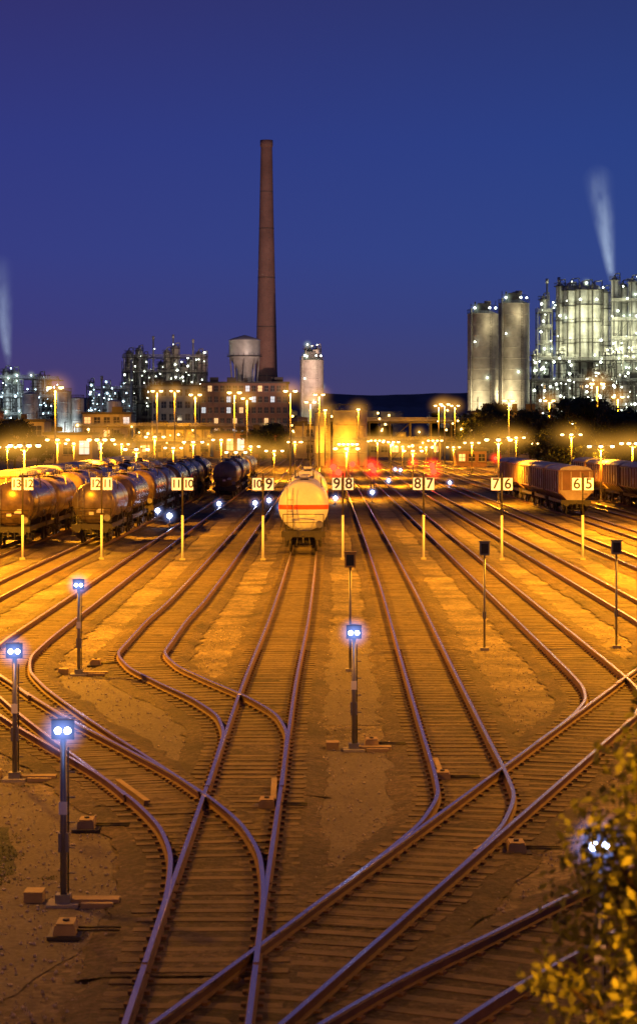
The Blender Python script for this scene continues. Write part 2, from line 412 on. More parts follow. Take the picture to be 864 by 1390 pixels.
# ------------------------------------------------------------ track number posts
def number_post(x, y, a, c):
    e = empty('track_number_sign', (x, y, 0)); b = MB()
    b.box(0, 0, .06, .3, .3, .12, 3)
    b.cyl((0, 0, .1), (0, 0, 2.6), .07, .07, 12, 1); b.cyl((0, 0, 2.6), (0, 0, 5.05), .045, .045, 10, 0)
    b.box(0, .02, 4.42, 1.2, .05, .06, 0)
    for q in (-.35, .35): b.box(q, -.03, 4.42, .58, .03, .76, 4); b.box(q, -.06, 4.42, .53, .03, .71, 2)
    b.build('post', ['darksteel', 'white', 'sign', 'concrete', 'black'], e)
    for q, t in ((-.35, a), (.35, c)):
        cu = bpy.data.curves.new('digits', 'FONT'); cu.body = t; cu.size = .86 if len(t) == 1 else .66; cu.align_x = 'CENTER'; cu.align_y = 'CENTER'
        cu.extrude = .004; cu.offset = .012; cu.space_character = .84
        o = bpy.data.objects.new('digits', cu); o.location = (q, -.082, 4.42); o.rotation_euler = (math.radians(90), 0, 0); o.parent = e
        o.data.materials.append(M['black']); COL.objects.link(o)
for px, py, a, c in ((30, 764, '13', '12'), (137, 750, '12', '11'), (248, 764, '11', '10'), (357, 752, '10', '9'), (465, 750, '9', '8'), (575, 756, '8', '7'), (680, 758, '7', '6'), (790, 766, '6', '5')):
    d = 3000*CAMH/(760-585); number_post(image_x(px, d), d+R.uniform(-.5, .5), a, c)

# ------------------------------------------------------------ wagons
def wheelset(b, y, m):
    for sx in (-.76, .76): b.cyl((sx-.07, y, .54), (sx+.07, y, .54), .46, .46, 18, m)
    b.cyl((-.8, y, .54), (.8, y, .54), .08, .08, 8, m)
def bogie(b, yc, m):
    for dy in (-.9, .9): wheelset(b, yc+dy, m)
    for sx in (-1., 1.):
        b.box(sx, yc, .65, .12, 2.7, .22, m); b.box(sx, yc, .47, .14, .8, .3, m)
        for dy in (-.9, .9): b.box(sx, yc+dy, .58, .2, .34, .34, m)
    b.box(0, yc, .78, 2.2, .4, .2, m)
def underframe(b, Lr, m):
    for sx in (-1.1, 1.1): b.box(sx, Lr/2, 1.18, .14, Lr-.5, .28, m)
    b.box(0, Lr/2, 1.16, .4, Lr-.6, .2, m)
    for y in (.25, Lr-.25): b.box(0, y, 1.17, 2.6, .18, .36, m)
    for y, s in ((.0, -1), (Lr, 1)):
        for sx in (-.88, .88):
            b.cyl((sx, y-s*.2, 1.06), (sx, y+s*.25, 1.06), .11, .09, 10, m)
            b.cyl((sx, y+s*.25, 1.06), (sx, y+s*.31, 1.06), .24, .24, 16, m)
        b.cyl((0, y, 1.03), (0, y+s*.3, .98), .06, .05, 8, m); b.box(0, y+s*.28, .85, .09, .08, .34, m)
        b.cyl((-.35, y, .98), (-.4, y+s*.15, .5), .03, .03, 6, m)
        b.cyl((.35, y, .98), (.4, y+s*.15, .5), .03, .03, 6, m)
        for sx in (-1.2, 1.2): b.box(sx, y-s*.15, .62, .3, .2, .04, m); b.box(sx, y-s*.15, .85, .03, .04, .5, m)
def tank_mesh(key, Lr=14.6, r=1.42, zc=2.72, bandmat='tank'):
    b = MB(); underframe(b, Lr, 1); bogie(b, 2.5, 1); bogie(b, Lr-2.5, 1)
    y0, y1 = .75, Lr-.75
    for y in (1.6, Lr-1.6, Lr/2): b.box(0, y, 1.45, 2.1, .4, .5, 1, 0, 1.1)
    for y in (.35, Lr-.35):
        for sx in (-1.2, 1.2): b.cyl((sx, y, 1.3), (sx, y, 2.35), .025, .025, 6, 1)
        b.cyl((-1.2, y, 2.35), (1.2, y, 2.35), .025, .025, 6, 1); b.cyl((-1.2, y, 1.85), (1.2, y, 1.85), .02, .02, 6, 1)
    yl = Lr/2
    for sx in (-1, 1):
        for q in (-.22, .22): b.cyl((sx*1.5, yl+q, 1.1), (sx*1.0, yl+q, zc+r+.1), .025, .025, 6, 2)
        for k in range(9):
            t = k/9; b.cyl((sx*(1.5-.5*t), yl-.22, 1.2+(zc+r-1.1)*t), (sx*(1.5-.5*t), yl+.22, 1.2+(zc+r-1.1)*t), .015, .015, 5, 2)
    b.box(0, yl, zc+r+.12, 1.1, 4.6, .04, 2)
    for sx in (-.55, .55):
        b.cyl((sx, yl-2.3, zc+r+.55), (sx, yl+2.3, zc+r+.55), .02, .02, 6, 2)
        for q in (-2.3, -1.1, 0, 1.1, 2.3): b.cyl((sx, yl+q, zc+r+.1), (sx, yl+q, zc+r+.55), .018, .018, 5, 2)
    for sx in (-.95, -.6): b.cyl((sx, .45, 1.3), (sx, .62, zc+r*.75), .022, .022, 6, 2)
    for k in range(6): b.cyl((-.95, .47+.02*k, 1.5+.34*k), (-.6, .47+.02*k, 1.5+.34*k), .015, .015, 5, 2)
    b.cyl((.95, .3, 1.75), (.95, .36, 1.75), .22, .22, 14, 2)
    ob = b.build(key+'_chassis', ['tank', 'darksteel', 'steel']); MESH[key+'_chassis'] = ob.data; bpy.data.objects.remove(ob)
    b = MB()
    prof = []
    for k in range(7):
        a = k/6*math.pi/2; prof.append((max(.01, r*math.sin(a)), y0+.55*(1-math.cos(a))))
    prof += [(r, y0+2.9), (r, y0+3), (r+.02, y0+3.01), (r+.02, y0+3.12), (r, y0+3.13), (r, y0+3.2), (r, yl), (r, y1-3.2), (r, y1-3.13), (r+.02, y1-3.12), (r+.02, y1-3.01), (r, y1-3), (r, y1-2.9)]
    for k in range(7):
        a = math.pi/2-k/6*math.pi/2; prof.append((max(.01, r*math.sin(a)), y1-.55*(1-math.cos(a))))
    b.lathe((0, 0, zc), prof, 'y', 36, 0)
    b.cyl((0, yl-.4, zc+r-.05), (0, yl-.4, zc+r+.3), .3, .3, 16, 0); b.cyl((0, yl+.5, zc+r-.05), (0, yl+.5, zc+r+.22), .12, .12, 10, 0)
    b.box(.45, y0+.06, zc-.45, .45, .03, .3, 1); b.box(-.1, y0+.03, zc-.65, .3, .03, .2, 1)
    ob = b.build(key+'_tank', [bandmat, 'white']); MESH[key+'_tank'] = ob.data; bpy.data.objects.remove(ob)
m = mat('tank_white_orange_band', (.72, .73, .78), .36, 0, .14, .8); nt = m.node_tree; N = nt.nodes; L = nt.links
tcn = [n for n in N if n.type == 'TEX_COORD'][0]; rr = [n for n in N if n.type == 'VALTORGB'][0]
s_ = N.new('ShaderNodeSeparateXYZ'); L.new(tcn.outputs['Object'], s_.inputs[0])
cr = N.new('ShaderNodeValToRGB'); cr.color_ramp.interpolation = 'CONSTANT'; mm_ = N.new('ShaderNodeMath'); mm_.operation = 'DIVIDE'; mm_.inputs[1].default_value = 5.
L.new(s_.outputs['Z'], mm_.inputs[0]); L.new(mm_.outputs[0], cr.inputs['Fac'])
cr.color_ramp.elements[0].color = (0, 0, 0, 1); cr.color_ramp.elements[1].position = 2.60/5; cr.color_ramp.elements[1].color = (1, 1, 1, 1)
e_ = cr.color_ramp.elements.new(2.88/5); e_.color = (0, 0, 0, 1)
mx = N.new('ShaderNodeMix'); mx.data_type = 'RGBA'; L.new(cr.outputs['Color'], mx.inputs[0]); L.new(rr.outputs['Color'], mx.inputs[6]); mx.inputs[7].default_value = (.75, .10, .012, 1)
L.new(mx.outputs[2], N['Principled BSDF'].inputs['Base Color']); M['tankwhite'] = m
tank_mesh('tankw', 14.6, 1.5, 2.78, 'tankwhite'); tank_mesh('tankd', 14.2, 1.42, 2.72, 'tank')
M['tank2'] = mat('tank_grey', (.36, .29, .21), .30, .3, .4, .8, c2=(.11, .08, .055)); tank_mesh('tankg', 12.4, 1.36, 2.66, 'tank2')

def hopper_mesh():
    b = MB(); Lr = 12.2; underframe(b, Lr, 1); bogie(b, 2.2, 1); bogie(b, Lr-2.2, 1)
    y0, y1 = .5, Lr-.5
    prof = [(-.55, 1.15), (.55, 1.15), (1.38, 2.0), (1.42, 3.85), (-1.42, 3.85), (-1.38, 2.0)]
    b.extr(prof, y0, y1, 0)
    for k in range(7):
        y = y0+.12+(y1-y0-.24)*k/6
        for s in (-1, 1):
            b.box(s*1.455, y, 2.9, .1, .2, 1.86, 2)
            b.cyl((s*1.42, y, 2.0), (s*.62, y, 1.18), .05, .05, 4, 2)
    for s in (-1, 1):
        b.box(s*1.45, Lr/2, 3.86, .2, y1-y0+.1, .12, 2); b.box(s*1.43, Lr/2, 1.98, .16, y1-y0, .1, 2)
        b.box(s*1.43, 3, 2.6, .06, 1.2, .6, 4)
    for y in (y0-.03, y1+.03):
        b.box(0, y, 3.0, 2.72, .05, 1.6, 2)
        b.box(0, y, 3.86, 2.9, .14, .12, 2)
        for sx in (-1.2, -.4, .4, 1.2): b.box(sx, y, 2.9, .1, .12, 1.8, 0)
        for k in range(6): b.box(.8, y, 1.5+.38*k, .4, .2, .03, 1)
    n = 8; o = [(-1.38*math.cos(math.pi*k/n), 3.93+.38*math.sin(math.pi*k/n)) for k in range(n+1)]
    b.extr([(x, z) for x, z in o][::-1], y0+.1, y1-.1, 3)
    ob = b.build('hopper', ['hopper', 'darksteel', 'hopperlt', 'hoproof', 'white']); MESH['hopper'] = ob.data; bpy.data.objects.remove(ob)
hopper_mesh()
def place_wagon(kind, f, y, Lr):
    x0 = f(y); x1 = f(y+Lr); rz = -math.atan2(x1-x0, Lr)
    if kind == 'hopper':
        e = empty('hopper_wagon', (x0, y, .20), rz); inst('hopper', 'hopper_body', e)
    else:
        e = empty('tank_wagon', (x0, y, .20), rz); inst(kind+'_chassis', 'chassis', e); inst(kind+'_tank', 'tank', e)
place_wagon('tankw', TR[0], 131, 14.6)
for k in range(3): place_wagon('tankw' if k == 1 else 'tankg', TR[0], 146.6+15.6*k, 14.)
y = 141
for k in range(8): kind = 'tankd' if k % 3 else 'tankg'; place_wagon(kind, TR[6], y, 14); y += 15.2+(4 if k == 1 else 0)
y = 137
for k in range(8): place_wagon('tankg' if k % 3 == 1 else 'tankd', TR[8], y, 14); y += 15.2
y = 236
for k in range(5): place_wagon('tankd' if k % 2 else 'tankg', TR[5], y, 14); y += 15.2
for k in range(5): place_wagon('hopper', TR[9], 190+13*k, 12.2)
for k in range(6): place_wagon('hopper', TR[11], 178+13*k, 12.2)
for k in range(8): place_wagon('hopper', TR[13], 165+13*k, 12.2)

# ------------------------------------------------------------ lamps
def tall_lamp(x, y, h, power=9000, heads=2, mm='sodw', tilt=0., tz=0., ang=165, with_glow=True):
    e = empty('yard_light_mast', (x, y, 0)); b = MB()
    b.box(0, 0, .15, .7, .7, .3, 2); b.cyl((0, 0, .2), (0, 0, h), .16, .08, 10, 0)
    b.cyl((-.9, 0, h), (.9, 0, h+.05), .05, .05, 8, 0)
    for q in ([-.8, .8] if heads == 2 else [0]):
        b.box(q, -.1, h+.08, .5, .8, .16, 0, 0, .7); b.sph((q, -.15, h-.10), .34, 1, 12, 8, .6)
    b.build('mast', ['steel', mm, 'concrete'], e)
    if with_glow: halo(e, (0, -.1, h-.1), (3.7, 2.6, 3.2), 'gloww')
    if power: light('SPOT', 'sodium_light', e, (0, 0, h-.5), power, SOD, .4, ang, (tilt, 0, tz))
def t_lamp(x, y, h, n=4, wdt=2.4, power=28000):
    e = empty('platform_lamp', (x, y, 0)); b = MB()
    b.box(0, 0, .15, .4, .4, .3, 2); b.cyl((0, 0, .2), (0, 0, h+.3), .09, .07, 10, 0)
    b.cyl((-wdt/2, 0, h+.1), (wdt/2, 0, h+.1), .04, .04, 8, 0)
    b.cyl((0, 0, h-.6), (-wdt*.3, 0, h+.1), .025, .025, 6, 0); b.cyl((0, 0, h-.6), (wdt*.3, 0, h+.1), .025, .025, 6, 0)
    for k in range(n):
        q = -wdt/2+wdt*k/(n-1); b.box(q, 0, h+.16, .36, .5, .12, 0, 0, .7); b.sph((q, 0, h), .23, 1, 12, 8, .6)
    b.build('mast', ['steel', 'sodw', 'concrete'], e)
    halo(e, (0, 0, h), (5.0, 2.6, 2.8), 'gloww')
    light('SPOT', 'sodium_light', e, (0, 0, h-.35), power, SOD, .4, 168)
for px, py, d in ((75, 525, 300), (213, 530, 420), (265, 535, 395), (237, 530, 500), (318, 532, 350), (335, 540, 430), (394, 530, 360), (421, 545, 430), (433, 535, 450), (595, 550, 520), (603, 548, 480), (617, 550, 540), (690, 543, 430), (745, 543, 430), (810, 520, 330), (838, 538, 400)):
    tall_lamp(image_x(px, d), d, height(py, d), 40000)
for px, py, d in ((441, 556, 461), (486, 555, 461)): tall_lamp(image_x(px, d), d, height(py, d), 9000, heads=1)
for px, py, d, n in ((33, 605, 190, 4), (137, 597, 225, 4), (78, 597, 260, 3), (210, 593, 300, 3), (262, 600, 290, 3), (300, 597, 330, 3), (340, 606, 330, 3), (185, 610, 240, 3),
                     (472, 603, 300, 5), (470, 609, 240, 3), (530, 600, 350, 4), (560, 612, 300, 3), (512, 598, 420, 4), (700, 594, 340, 3), (775, 590, 290, 3), (815, 606, 230, 3), (858, 602, 240, 4), (590, 598, 400, 4), (640, 601, 380, 3), (400, 600, 400, 3),
                     (100, 602, 330, 3), (235, 608, 330, 3), (320, 614, 280, 3), (372, 612, 330, 3), (492, 599, 470, 4), (546, 606, 420, 3), (578, 607, 470, 3), (615, 607, 440, 3), (676, 597, 225, 3), (730, 602, 400, 3), (10, 607, 330, 3), (165, 603, 400, 3)):
    t_lamp(image_x(px, d), d, height(py, d), n)
# masts beside the yard, left and right of the picture, and beside the bridge
for x, y, h, p in ((-21, 112, 15, 180000), (-16, 78, 14, 75000), (20.5, 112, 15, 155000), (16.5, 80, 14, 60000), (-12, 44, 13, 10500), (13.5, 50, 13, 13500), (-26.6, 160, 15, 210000), (24.6, 160, 15, 200000),
                   (4.9, 9.0, 8.6, 15000), (-7.5, 8.5, 11.5, 3200)):
    tall_lamp(x, y, h, p, with_glow=False)

def dwarf(px, py, d, mm, name='dwarf_signal'):
    z = height(py, d); z = max(z, .6); e = empty(name, (image_x(px, d), d, 0)); b = MB(); r_ = .2 if mm == 'bluew' else .38
    b.cyl((0, 0, 0), (0, 0, z-.2), .05, .05, 8, 0); b.box(0, .1, z, .5, .2, .5, 1); b.box(0, .05, z+.3, .6, .4, .04, 1); b.box(0, 0, .05, .4, .4, .1, 0)
    b.sph((0, -.06, z), r_, 2, 10, 6); b.build('signal', ['steel', 'black', mm], e)
    halo(e, (0, -.1, z), .8 if mm == 'bluew' else 1.6, 'glowf' if mm == 'bluew' else 'glowr')
for px, py, d in ((195, 688, 195), (214, 693, 185), (297, 687, 210), (346, 684, 212), (365, 679, 215), (381, 688, 200), (505, 668, 230), (527, 652, 280), (455, 676, 225), (610, 655, 290), (230, 700, 170), (536, 637, 380), (543, 638, 380)):  # the last two stand in for locomotive headlights
    dwarf(px, py, d, 'bluew')
for px, py, d in ((452, 634, 250), (459, 641, 250), (503, 632, 270), (507, 638, 268), (560, 628, 420), (586, 632, 280), (588, 640, 280), (672, 622, 420), (478, 630, 280)):
    dwarf(px, py, d, 'red')

def point_machine(x, y, rz=0.):
    e = empty('point_machine', (x, y, 0), rz); b = MB()
    b.box(0, 0, .14, .34, .55, .14, 0, 0, .88); b.box(0, 0, .225, .26, .45, .03, 0); b.box(0, 0, .05, .5, .7, .05, 1)
    b.cyl((.17, .1, .12), (.8, .1, .12), .02, .02, 6, 1); b.cyl((.17, -.1, .12), (.8, -.1, .12), .02, .02, 6, 1)
    b.cyl((0, .0, .22), (0, 0, .27), .05, .05, 8, 1)
    b.build('case', ['yellow', 'darksteel'], e)
for px, py in ((90, 1272), (504, 1016), (118, 1128), (130, 905), (362, 1100), (600, 1062), (700, 1160)): x, y = G(px, py); point_machine(x, y)
def plank(p, q):
    x0, y0 = G(*p); x1, y1 = G(*q); b = MB(); l = math.hypot(x1-x0, y1-y0)
    b.box((x0+x1)/2, (y0+y1)/2, .20, .12, l, .04, 0, -math.atan2(x1-x0, y1-y0)); b.box((x0+x1)/2, (y0+y1)/2, .1, .09, l*.9, .16, 0, -math.atan2(x1-x0, y1-y0)); b.build('turnout_cover_plank', ['wood'])
plank((160, 1072), (200, 1102)); plank((372, 1070), (371, 1100)); plank((590, 1042), (598, 1062)); plank((645, 1170), (672, 1155))

# ------------------------------------------------------------ background
def px2(d, px0, px1): return image_x(px0, d), image_x(px1, d)
d = 900
def brickmat(name, a, c, mort, sc):
    m = bpy.data.materials.new(name); m.use_nodes = True; nt = m.node_tree; N = nt.nodes; L = nt.links
    t = N.new('ShaderNodeTexCoord'); br = N.new('ShaderNodeTexBrick'); br.inputs['Scale'].default_value = sc
    br.inputs['Color1'].default_value = (*a, 1); br.inputs['Color2'].default_value = (*c, 1); br.inputs['Mortar'].default_value = (*mort, 1)
    mp = N.new('ShaderNodeMapping'); mp.inputs['Rotation'].default_value = (math.radians(90), 0, 0)
    L.new(t.outputs['Object'], mp.inputs[0]); L.new(mp.outputs[0], br.inputs['Vector'])
    n = N.new('ShaderNodeTexNoise'); n.inputs['Scale'].default_value = .15; n.inputs['Detail'].default_value = 8; L.new(t.outputs['Object'], n.inputs['Vector'])
    mx = N.new('ShaderNodeMix'); mx.data_type = 'RGBA'; mx.blend_type = 'MULTIPLY'; mx.inputs[0].default_value = 1
    r = N.new('ShaderNodeMapRange'); r.inputs['To Min'].default_value = .5; r.inputs['To Max'].default_value = 1.4; L.new(n.outputs['Fac'], r.inputs[0])
    L.new(br.outputs['Color'], mx.inputs[6]); L.new(r.outputs[0], mx.inputs[7]); L.new(mx.outputs[2], N['Principled BSDF'].inputs['Base Color'])
    N['Principled BSDF'].inputs['Roughness'].default_value = .9
    return m
M['brick'] = brickmat('brick_red', (.30, .15, .10), (.22, .105, .075), (.2, .17, .14), 1.2)
e = empty('brick_chimney', (image_x(361.5, d), d, 0)); b = MB()
H1 = height(190, d)
b.lathe((0, 0, 0), [(5.9, 0), (5.4, 8), (5.0, 20), (4.4, 32), (3.6, 65), (2.9, 95), (2.35, H1-3), (2.35, H1-2.8), (2.6, H1-2.6), (2.6, H1), (2.0, H1), (2.0, H1-3)], 'z', 32, 0)
for z in (30, 50, 70, 90, 105): r_ = 4.5-(z-30)*.0245; b.lathe((0, 0, z), [(r_+.02, -.15), (r_+.06, -.15), (r_+.06, .15), (r_+.02, .15)], 'z', 32, 1)
for k in range(46): b.box(1.2, -4.6+k*.052, 20+k*2.2, .5, .1, .08, 1)
b.build('shaft', ['brick', 'frame'], e)
light('SPOT', 'flood_light', e, (25, -190, 10), 700000, (1, .62, .5), 1., 40, (math.radians(112), 0, math.radians(7.5)))  # unseen spot added to light the shaft evenly

def facade_building(name, x0, x1, y, dep, h, rows, cols, wall, z0=0., lit=.3, wz0=3., litm='winwarm', pil=True, roofstuff=True, wh=None, skip=0.):
    e = empty(name, ((x0+x1)/2, y, 0)); W = x1-x0
    b = MB(); b.box(0, dep/2, h/2, W, dep, h, 0); b.build('walls', [wall], e)
    b = MB(); b.box(0, dep/2, h+.3, W+.8, dep+.8, .6, 0)
    if roofstuff:
        for k in range(int(W/6)):
            b.box(R.uniform(-W/2+2, W/2-2), R.uniform(2, dep-2), h+1.3, R.uniform(1, 3.5), R.uniform(1, 3), R.uniform(1.2, 2.6), 1)
            xx = R.uniform(-W/2+1, W/2-1); b.cyl((xx, 3, h+.5), (xx, 3, h+R.uniform(2, 5)), .12, .12, 6, 1)
    b.build('roof', ['roof', 'frame'], e)
    b = MB(); ph = (h-wz0)/rows; pw = W/cols
    ww = pw*.62; hh = wh if wh else ph*.52
    for r in range(rows):
        zz = wz0+ph*(r+.5)
        for c in range(cols):
            if R.random() < skip: continue
            xx = -W/2+pw*(c+.5); mi = 1
            if R.random() < lit: mi = R.choice([2, 2, 3])
            b.box(xx, .02, zz, ww, .12, hh, mi)
            b.box(xx, -.06, zz, .1, .08, hh, 0); b.box(xx, -.055, zz, ww, .06, .1, 0); b.box(xx, -.1, zz-hh/2-.12, ww+.3, .25, .16, 0)
    if pil:
        for c in range(cols+1): b.box(-W/2+pw*c+(.2 if c == 0 else 0), -.08, h/2, pw*.16, .2, h-.4, 4)
    b.build('windows', ['concrete', 'glassdark', litm, 'wincool', wall], e)
    return e
d = 850; x0, x1 = px2(d, 272, 391)
e = facade_building('brick_office_building', x0, x1, d, 16, height(520, d), 6, 14, 'brick', lit=.18, wz0=1)
for q in (-12, 0, 12): light('SPOT', 'wall_light', e, (q, -22, 9), 2600, (1, .55, .25), .5, 140, (math.radians(105), 0, 0))
x0, x1 = px2(d, 205, 270)
e = facade_building('factory_building', x0, x1, d+4, 20, height(524, d), 5, 6, 'concrete', lit=.1, wz0=1, pil=False)
light('SPOT', 'wall_light', e, (0, -20, 12), 1500, (1, .8, .5), .5, 140, (math.radians(110), 0, 0))
for px0, px1, pyt, dd, wl, lt in ((190, 285, 583, 640, 'concrete', .1), (290, 392, 588, 620, 'brick', .1), (112, 178, 562, 700, 'concrete', .2), (0, 60, 572, 560, 'concrete', .15), (60, 125, 590, 520, 'concrete', .2),
                                  (500, 600, 602, 640, 'concrete', .15), (640, 735, 560, 600, 'concrete', .1), (620, 660, 612, 460, 'brick', .3), (400, 440, 578, 600, 'concrete', .2), (-70, -5, 560, 600, 'brick', .1)):
    x0, x1 = px2(dd, px0, px1); hh = height(pyt, dd)
    e = facade_building('warehouse', x0, x1, dd, 14, hh, max(1, int(hh/3.8)), max(3, int((x1-x0)/3.)), wl, lit=lt, wz0=.6, pil=False, skip=.2)
    light('SPOT', 'wall_light', e, (0, -9, hh+2), 5500, SOD, .4, 160, (math.radians(40), 0, 0))

# water tower
d = 880; e = empty('water_tower', (image_x(333, d), d-10, 0)); b = MB(); zt = height(460, d)
b.lathe((0, 0, 0), [(3.1, 0), (3.0, zt-13), (3.2, zt-12), (6.0, zt-7.8), (6.05, zt-7.4)], 'z', 32, 2)
b.lathe((0, 0, 0), [(6.05, zt-7.0), (6.1, zt-6.9), (6.1, zt-1.3), (6.3, zt-1.2), (6.3, zt-.9), (5.6, zt-.4), (.1, zt+1.2)], 'z', 32, 0)
b.lathe((0, 0, 0), [(6.0, zt-7.4), (6.9, zt-7.4), (6.9, zt-7.1), (6.0, zt-7.1)], 'z', 32, 1)
for k in range(20):
    a = k/20*6.28; b.cyl((6.8*math.cos(a), 6.8*math.sin(a), zt-7.2), (6.8*math.cos(a), 6.8*math.sin(a), zt-6.1), .06, .06, 5, 1)
for k in range(8):
    a = k/8*6.28; b.cyl((3.05*math.cos(a), 3.05*math.sin(a), 5), (5.7*math.cos(a), 5.7*math.sin(a), zt-8), .3, .3, 6, 2)
b.build('tower', ['sil', 'frame', 'concrete'], e)
light('SPOT', 'flood_light', e, (6, -22, 30), 4500, (1, .8, .7), 1, 90, (math.radians(110), 0, math.radians(15)))

def plant(name, d, px0, px1, pyt, pyb, ncol, colmat, lampm, lampc, nl, power, dep=14, frame=True, topvar=.35, rmin=.5, rmax=2.2, seed=1, lights=3, zbase=0., cols=None, fy=-1.2, nbz=None, fm='frame', ly=-9, glow_key=None):
    r = random.Random(seed); x0, x1 = px2(d, px0, px1); W = x1-x0; H = height(pyt, d); B = height(pyb, d)
    e = empty(name, ((x0+x1)/2, d, 0)); b = MB(); lv = []
    if cols: cl = [(image_x(p, d)-(x0+x1)/2, yy, rr, height(pt, d)) for p, yy, rr, pt in cols]
    else: cl = [(-W/2+W*(k+r.uniform(.2, .8))/ncol, r.uniform(0, dep), min(r.uniform(rmin, rmax), W/ncol*.75), B+(H-B)*r.uniform(1-topvar, 1)) for k in range(ncol)]
    for x, yy, rr, h in cl:
        b.lathe((x, yy, 0), [(rr, zbase), (rr, h*.5-.1), (rr, h*.5), (rr*1.05, h*.5), (rr*1.05, h*.5+.3), (rr, h*.5+.3), (rr, h*.5+.5), (rr, h-rr*.8), (rr*.97, h-rr*.6), (rr*.7, h-rr*.2), (rr*.25, h), (rr*.2, h+.8), (.02, h+.8)], 'z', 18, 0)
        for zz in (h*.55, h*.66, h*.78, h*.88, h-.8*rr):
            b.lathe((x, yy, zz), [(rr, -.1), (rr+.6, -.1), (rr+.6, .1), (rr, .1)], 'z', 14, 1)
            for q in range(8):
                a = q/8*6.28; b.cyl((x+(rr+.55)*math.cos(a), yy+(rr+.55)*math.sin(a), zz), (x+(rr+.55)*math.cos(a), yy+(rr+.55)*math.sin(a), zz+1.1), .05, .05, 4, 1)
            b.lathe((x, yy, zz+1.1), [(rr+.5, -.05), (rr+.6, -.05), (rr+.6, .05), (rr+.5, .05)], 'z', 14, 1)
            if r.random() < .6: lv.append((x+r.uniform(-rr, rr), yy-rr-.8, zz+1.6))
        px_ = x+rr+.3; b.cyl((px_, yy-.5, 0), (px_, yy-.5, h+1.2), .18, .18, 8, 0); b.cyl((px_, yy-.5, h+1.2), (x, yy, h+1.), .18, .18, 8, 0)
        b.box(x-rr*.4, yy-rr-.12, h/2, .5, .1, h, 1)
    if frame:
        nb = max(2, int(W/5)); nz = nbz or max(2, int(B/5)+int((H-B)/7))
        zs = [H*.88*k/nz for k in range(nz+1)]
        for k in range(nb+1):
            x = -W/2+W*k/nb; top = H*r.uniform(.78, .98)
            for yy in (fy, dep): b.box(x, yy, top/2, .32, .32, top, 1)
        for z in zs[1:]:
            for yy in (fy, dep): b.box(0, yy, z, W, .22, .3, 1)
            for k in range(nb+1): b.box(-W/2+W*k/nb, (fy+dep)/2, z, .2, dep-fy, .25, 1)
            if r.random() < .7: b.box(r.uniform(-W/4, W/4), (fy+dep)/2, z-.2, W*.45, (dep-fy)*.8, .08, 1)
            for q in range(3): b.cyl((-W/2, fy-.3, z+.4+q*.35), (W/2, fy-.3, z+.4+q*.35), .1, .1, 6, 0)
            b.cyl((-W/2, fy-.1, z+1.1), (W/2, fy-.1, z+1.1), .04, .04, 4, 1)
            for q in range(int(W/2)): b.cyl((-W/2+2*q, fy-.1, z), (-W/2+2*q, fy-.1, z+1.1), .03, .03, 4, 1)
        for k in range(nb):
            for z, z2 in zip(zs[:-1], zs[1:]):
                if r.random() < .35:
                    xa = -W/2+W*k/nb; b.cyl((xa, fy, z), (xa+W/nb, fy, z2), .1, .1, 5, 1)
                if r.random() < .4:
                    xa = -W/2+W*(k+r.random())/nb; b.cyl((xa, fy+.6, z), (xa, fy+.6, z2+r.uniform(0, 2)), r.uniform(.12, .35), .2, 8, 0)
                if r.random() < .25:
                    xa = -W/2+W*(k+.5)/nb; b.cyl((xa-1.4, fy+1.6, z+1.6), (xa+1.4, fy+1.6, z+1.6), .8, .8, 12, 0)
    for k in range(nl): lv.append((r.uniform(-W/2, W/2), fy-.7, r.uniform(B*.6, H*.98)))
    for p in lv:
        b.sph(p, r.choice([.16, .22, .34]), 2, 8, 5); b.cyl((p[0], p[1], p[2]-.1), (p[0], p[1]+1, p[2]-.8), .05, .05, 4, 1)
    b.build('columns_and_pipework', [colmat, fm, lampm], e)
    if glow_key:
        for p in lv[::4]: halo(e, p, 2.4, glow_key)
    for k in range(lights):
        light('POINT', 'plant_light', e, (-W/2+W*(k+.5)/lights, ly-r.uniform(0, 3), B+(H-B)*r.uniform(.2, .75)), power, lampc, 1.)
    return e
GW = (1., .98, .60)
plant('chemical_plant', 700, 752, 826, 392, 520, 0, 'sil2', 'wh', GW, 16, 3200, seed=4, lights=3, nbz=6, fy=5, dep=14, fm='frame', glow_key='glowg',
      cols=[(760, 1, 1.3, 384), (772, 0, 1.9, 388), (789, 0, 2.1, 386), (806, 0, 2.1, 386), (820, 1, 1.5, 392), (780, 9, 2, 380), (798, 9, 2, 382)])
plant('chemical_plant', 700, 729, 748, 398, 520, 0, 'sil2', 'wh', GW, 14, 2500, seed=14, lights=1, nbz=9, dep=5, fm='framelt', cols=[(738, 1, 1.3, 402)], glow_key='glowg')
plant('chemical_plant', 698, 828, 900, 382, 520, 0, 'sil2', 'wh', GW, 34, 3000, seed=17, lights=3, nbz=8, dep=14, fy=-2.6, fm='framelt', glow_key='glowg', cols=[(834, 0, 1.2, 376), (846, 2, 1.6, 384), (858, 0, 1.4, 378), (872, 0, 2, 380)])
plant('chemical_plant', 690, 722, 880, 472, 560, 18, 'sil2', 'wh', GW, 46, 2000, rmin=.6, rmax=1.8, topvar=.6, seed=9, lights=4, fm='frame', glow_key='glowg')
plant('process_unit', 674, 720, 880, 505, 560, 16, 'sil', 'wh', GW, 30, 1600, rmin=.5, rmax=1.6, topvar=.6, seed=55, lights=3, fm='frame', dep=2.5, ly=-8)
plant('refinery_unit', 880, 166, 279, 468, 515, 18, 'silowarm', 'wh', (1, .8, .5), 18, 700, rmin=1., rmax=3.4, topvar=.8, seed=12, lights=3)
plant('refinery_unit', 860, 118, 180, 517, 560, 10, 'sil', 'cool', (.8, .9, 1), 12, 1600, rmin=.8, rmax=2.4, topvar=.7, seed=22, lights=1)
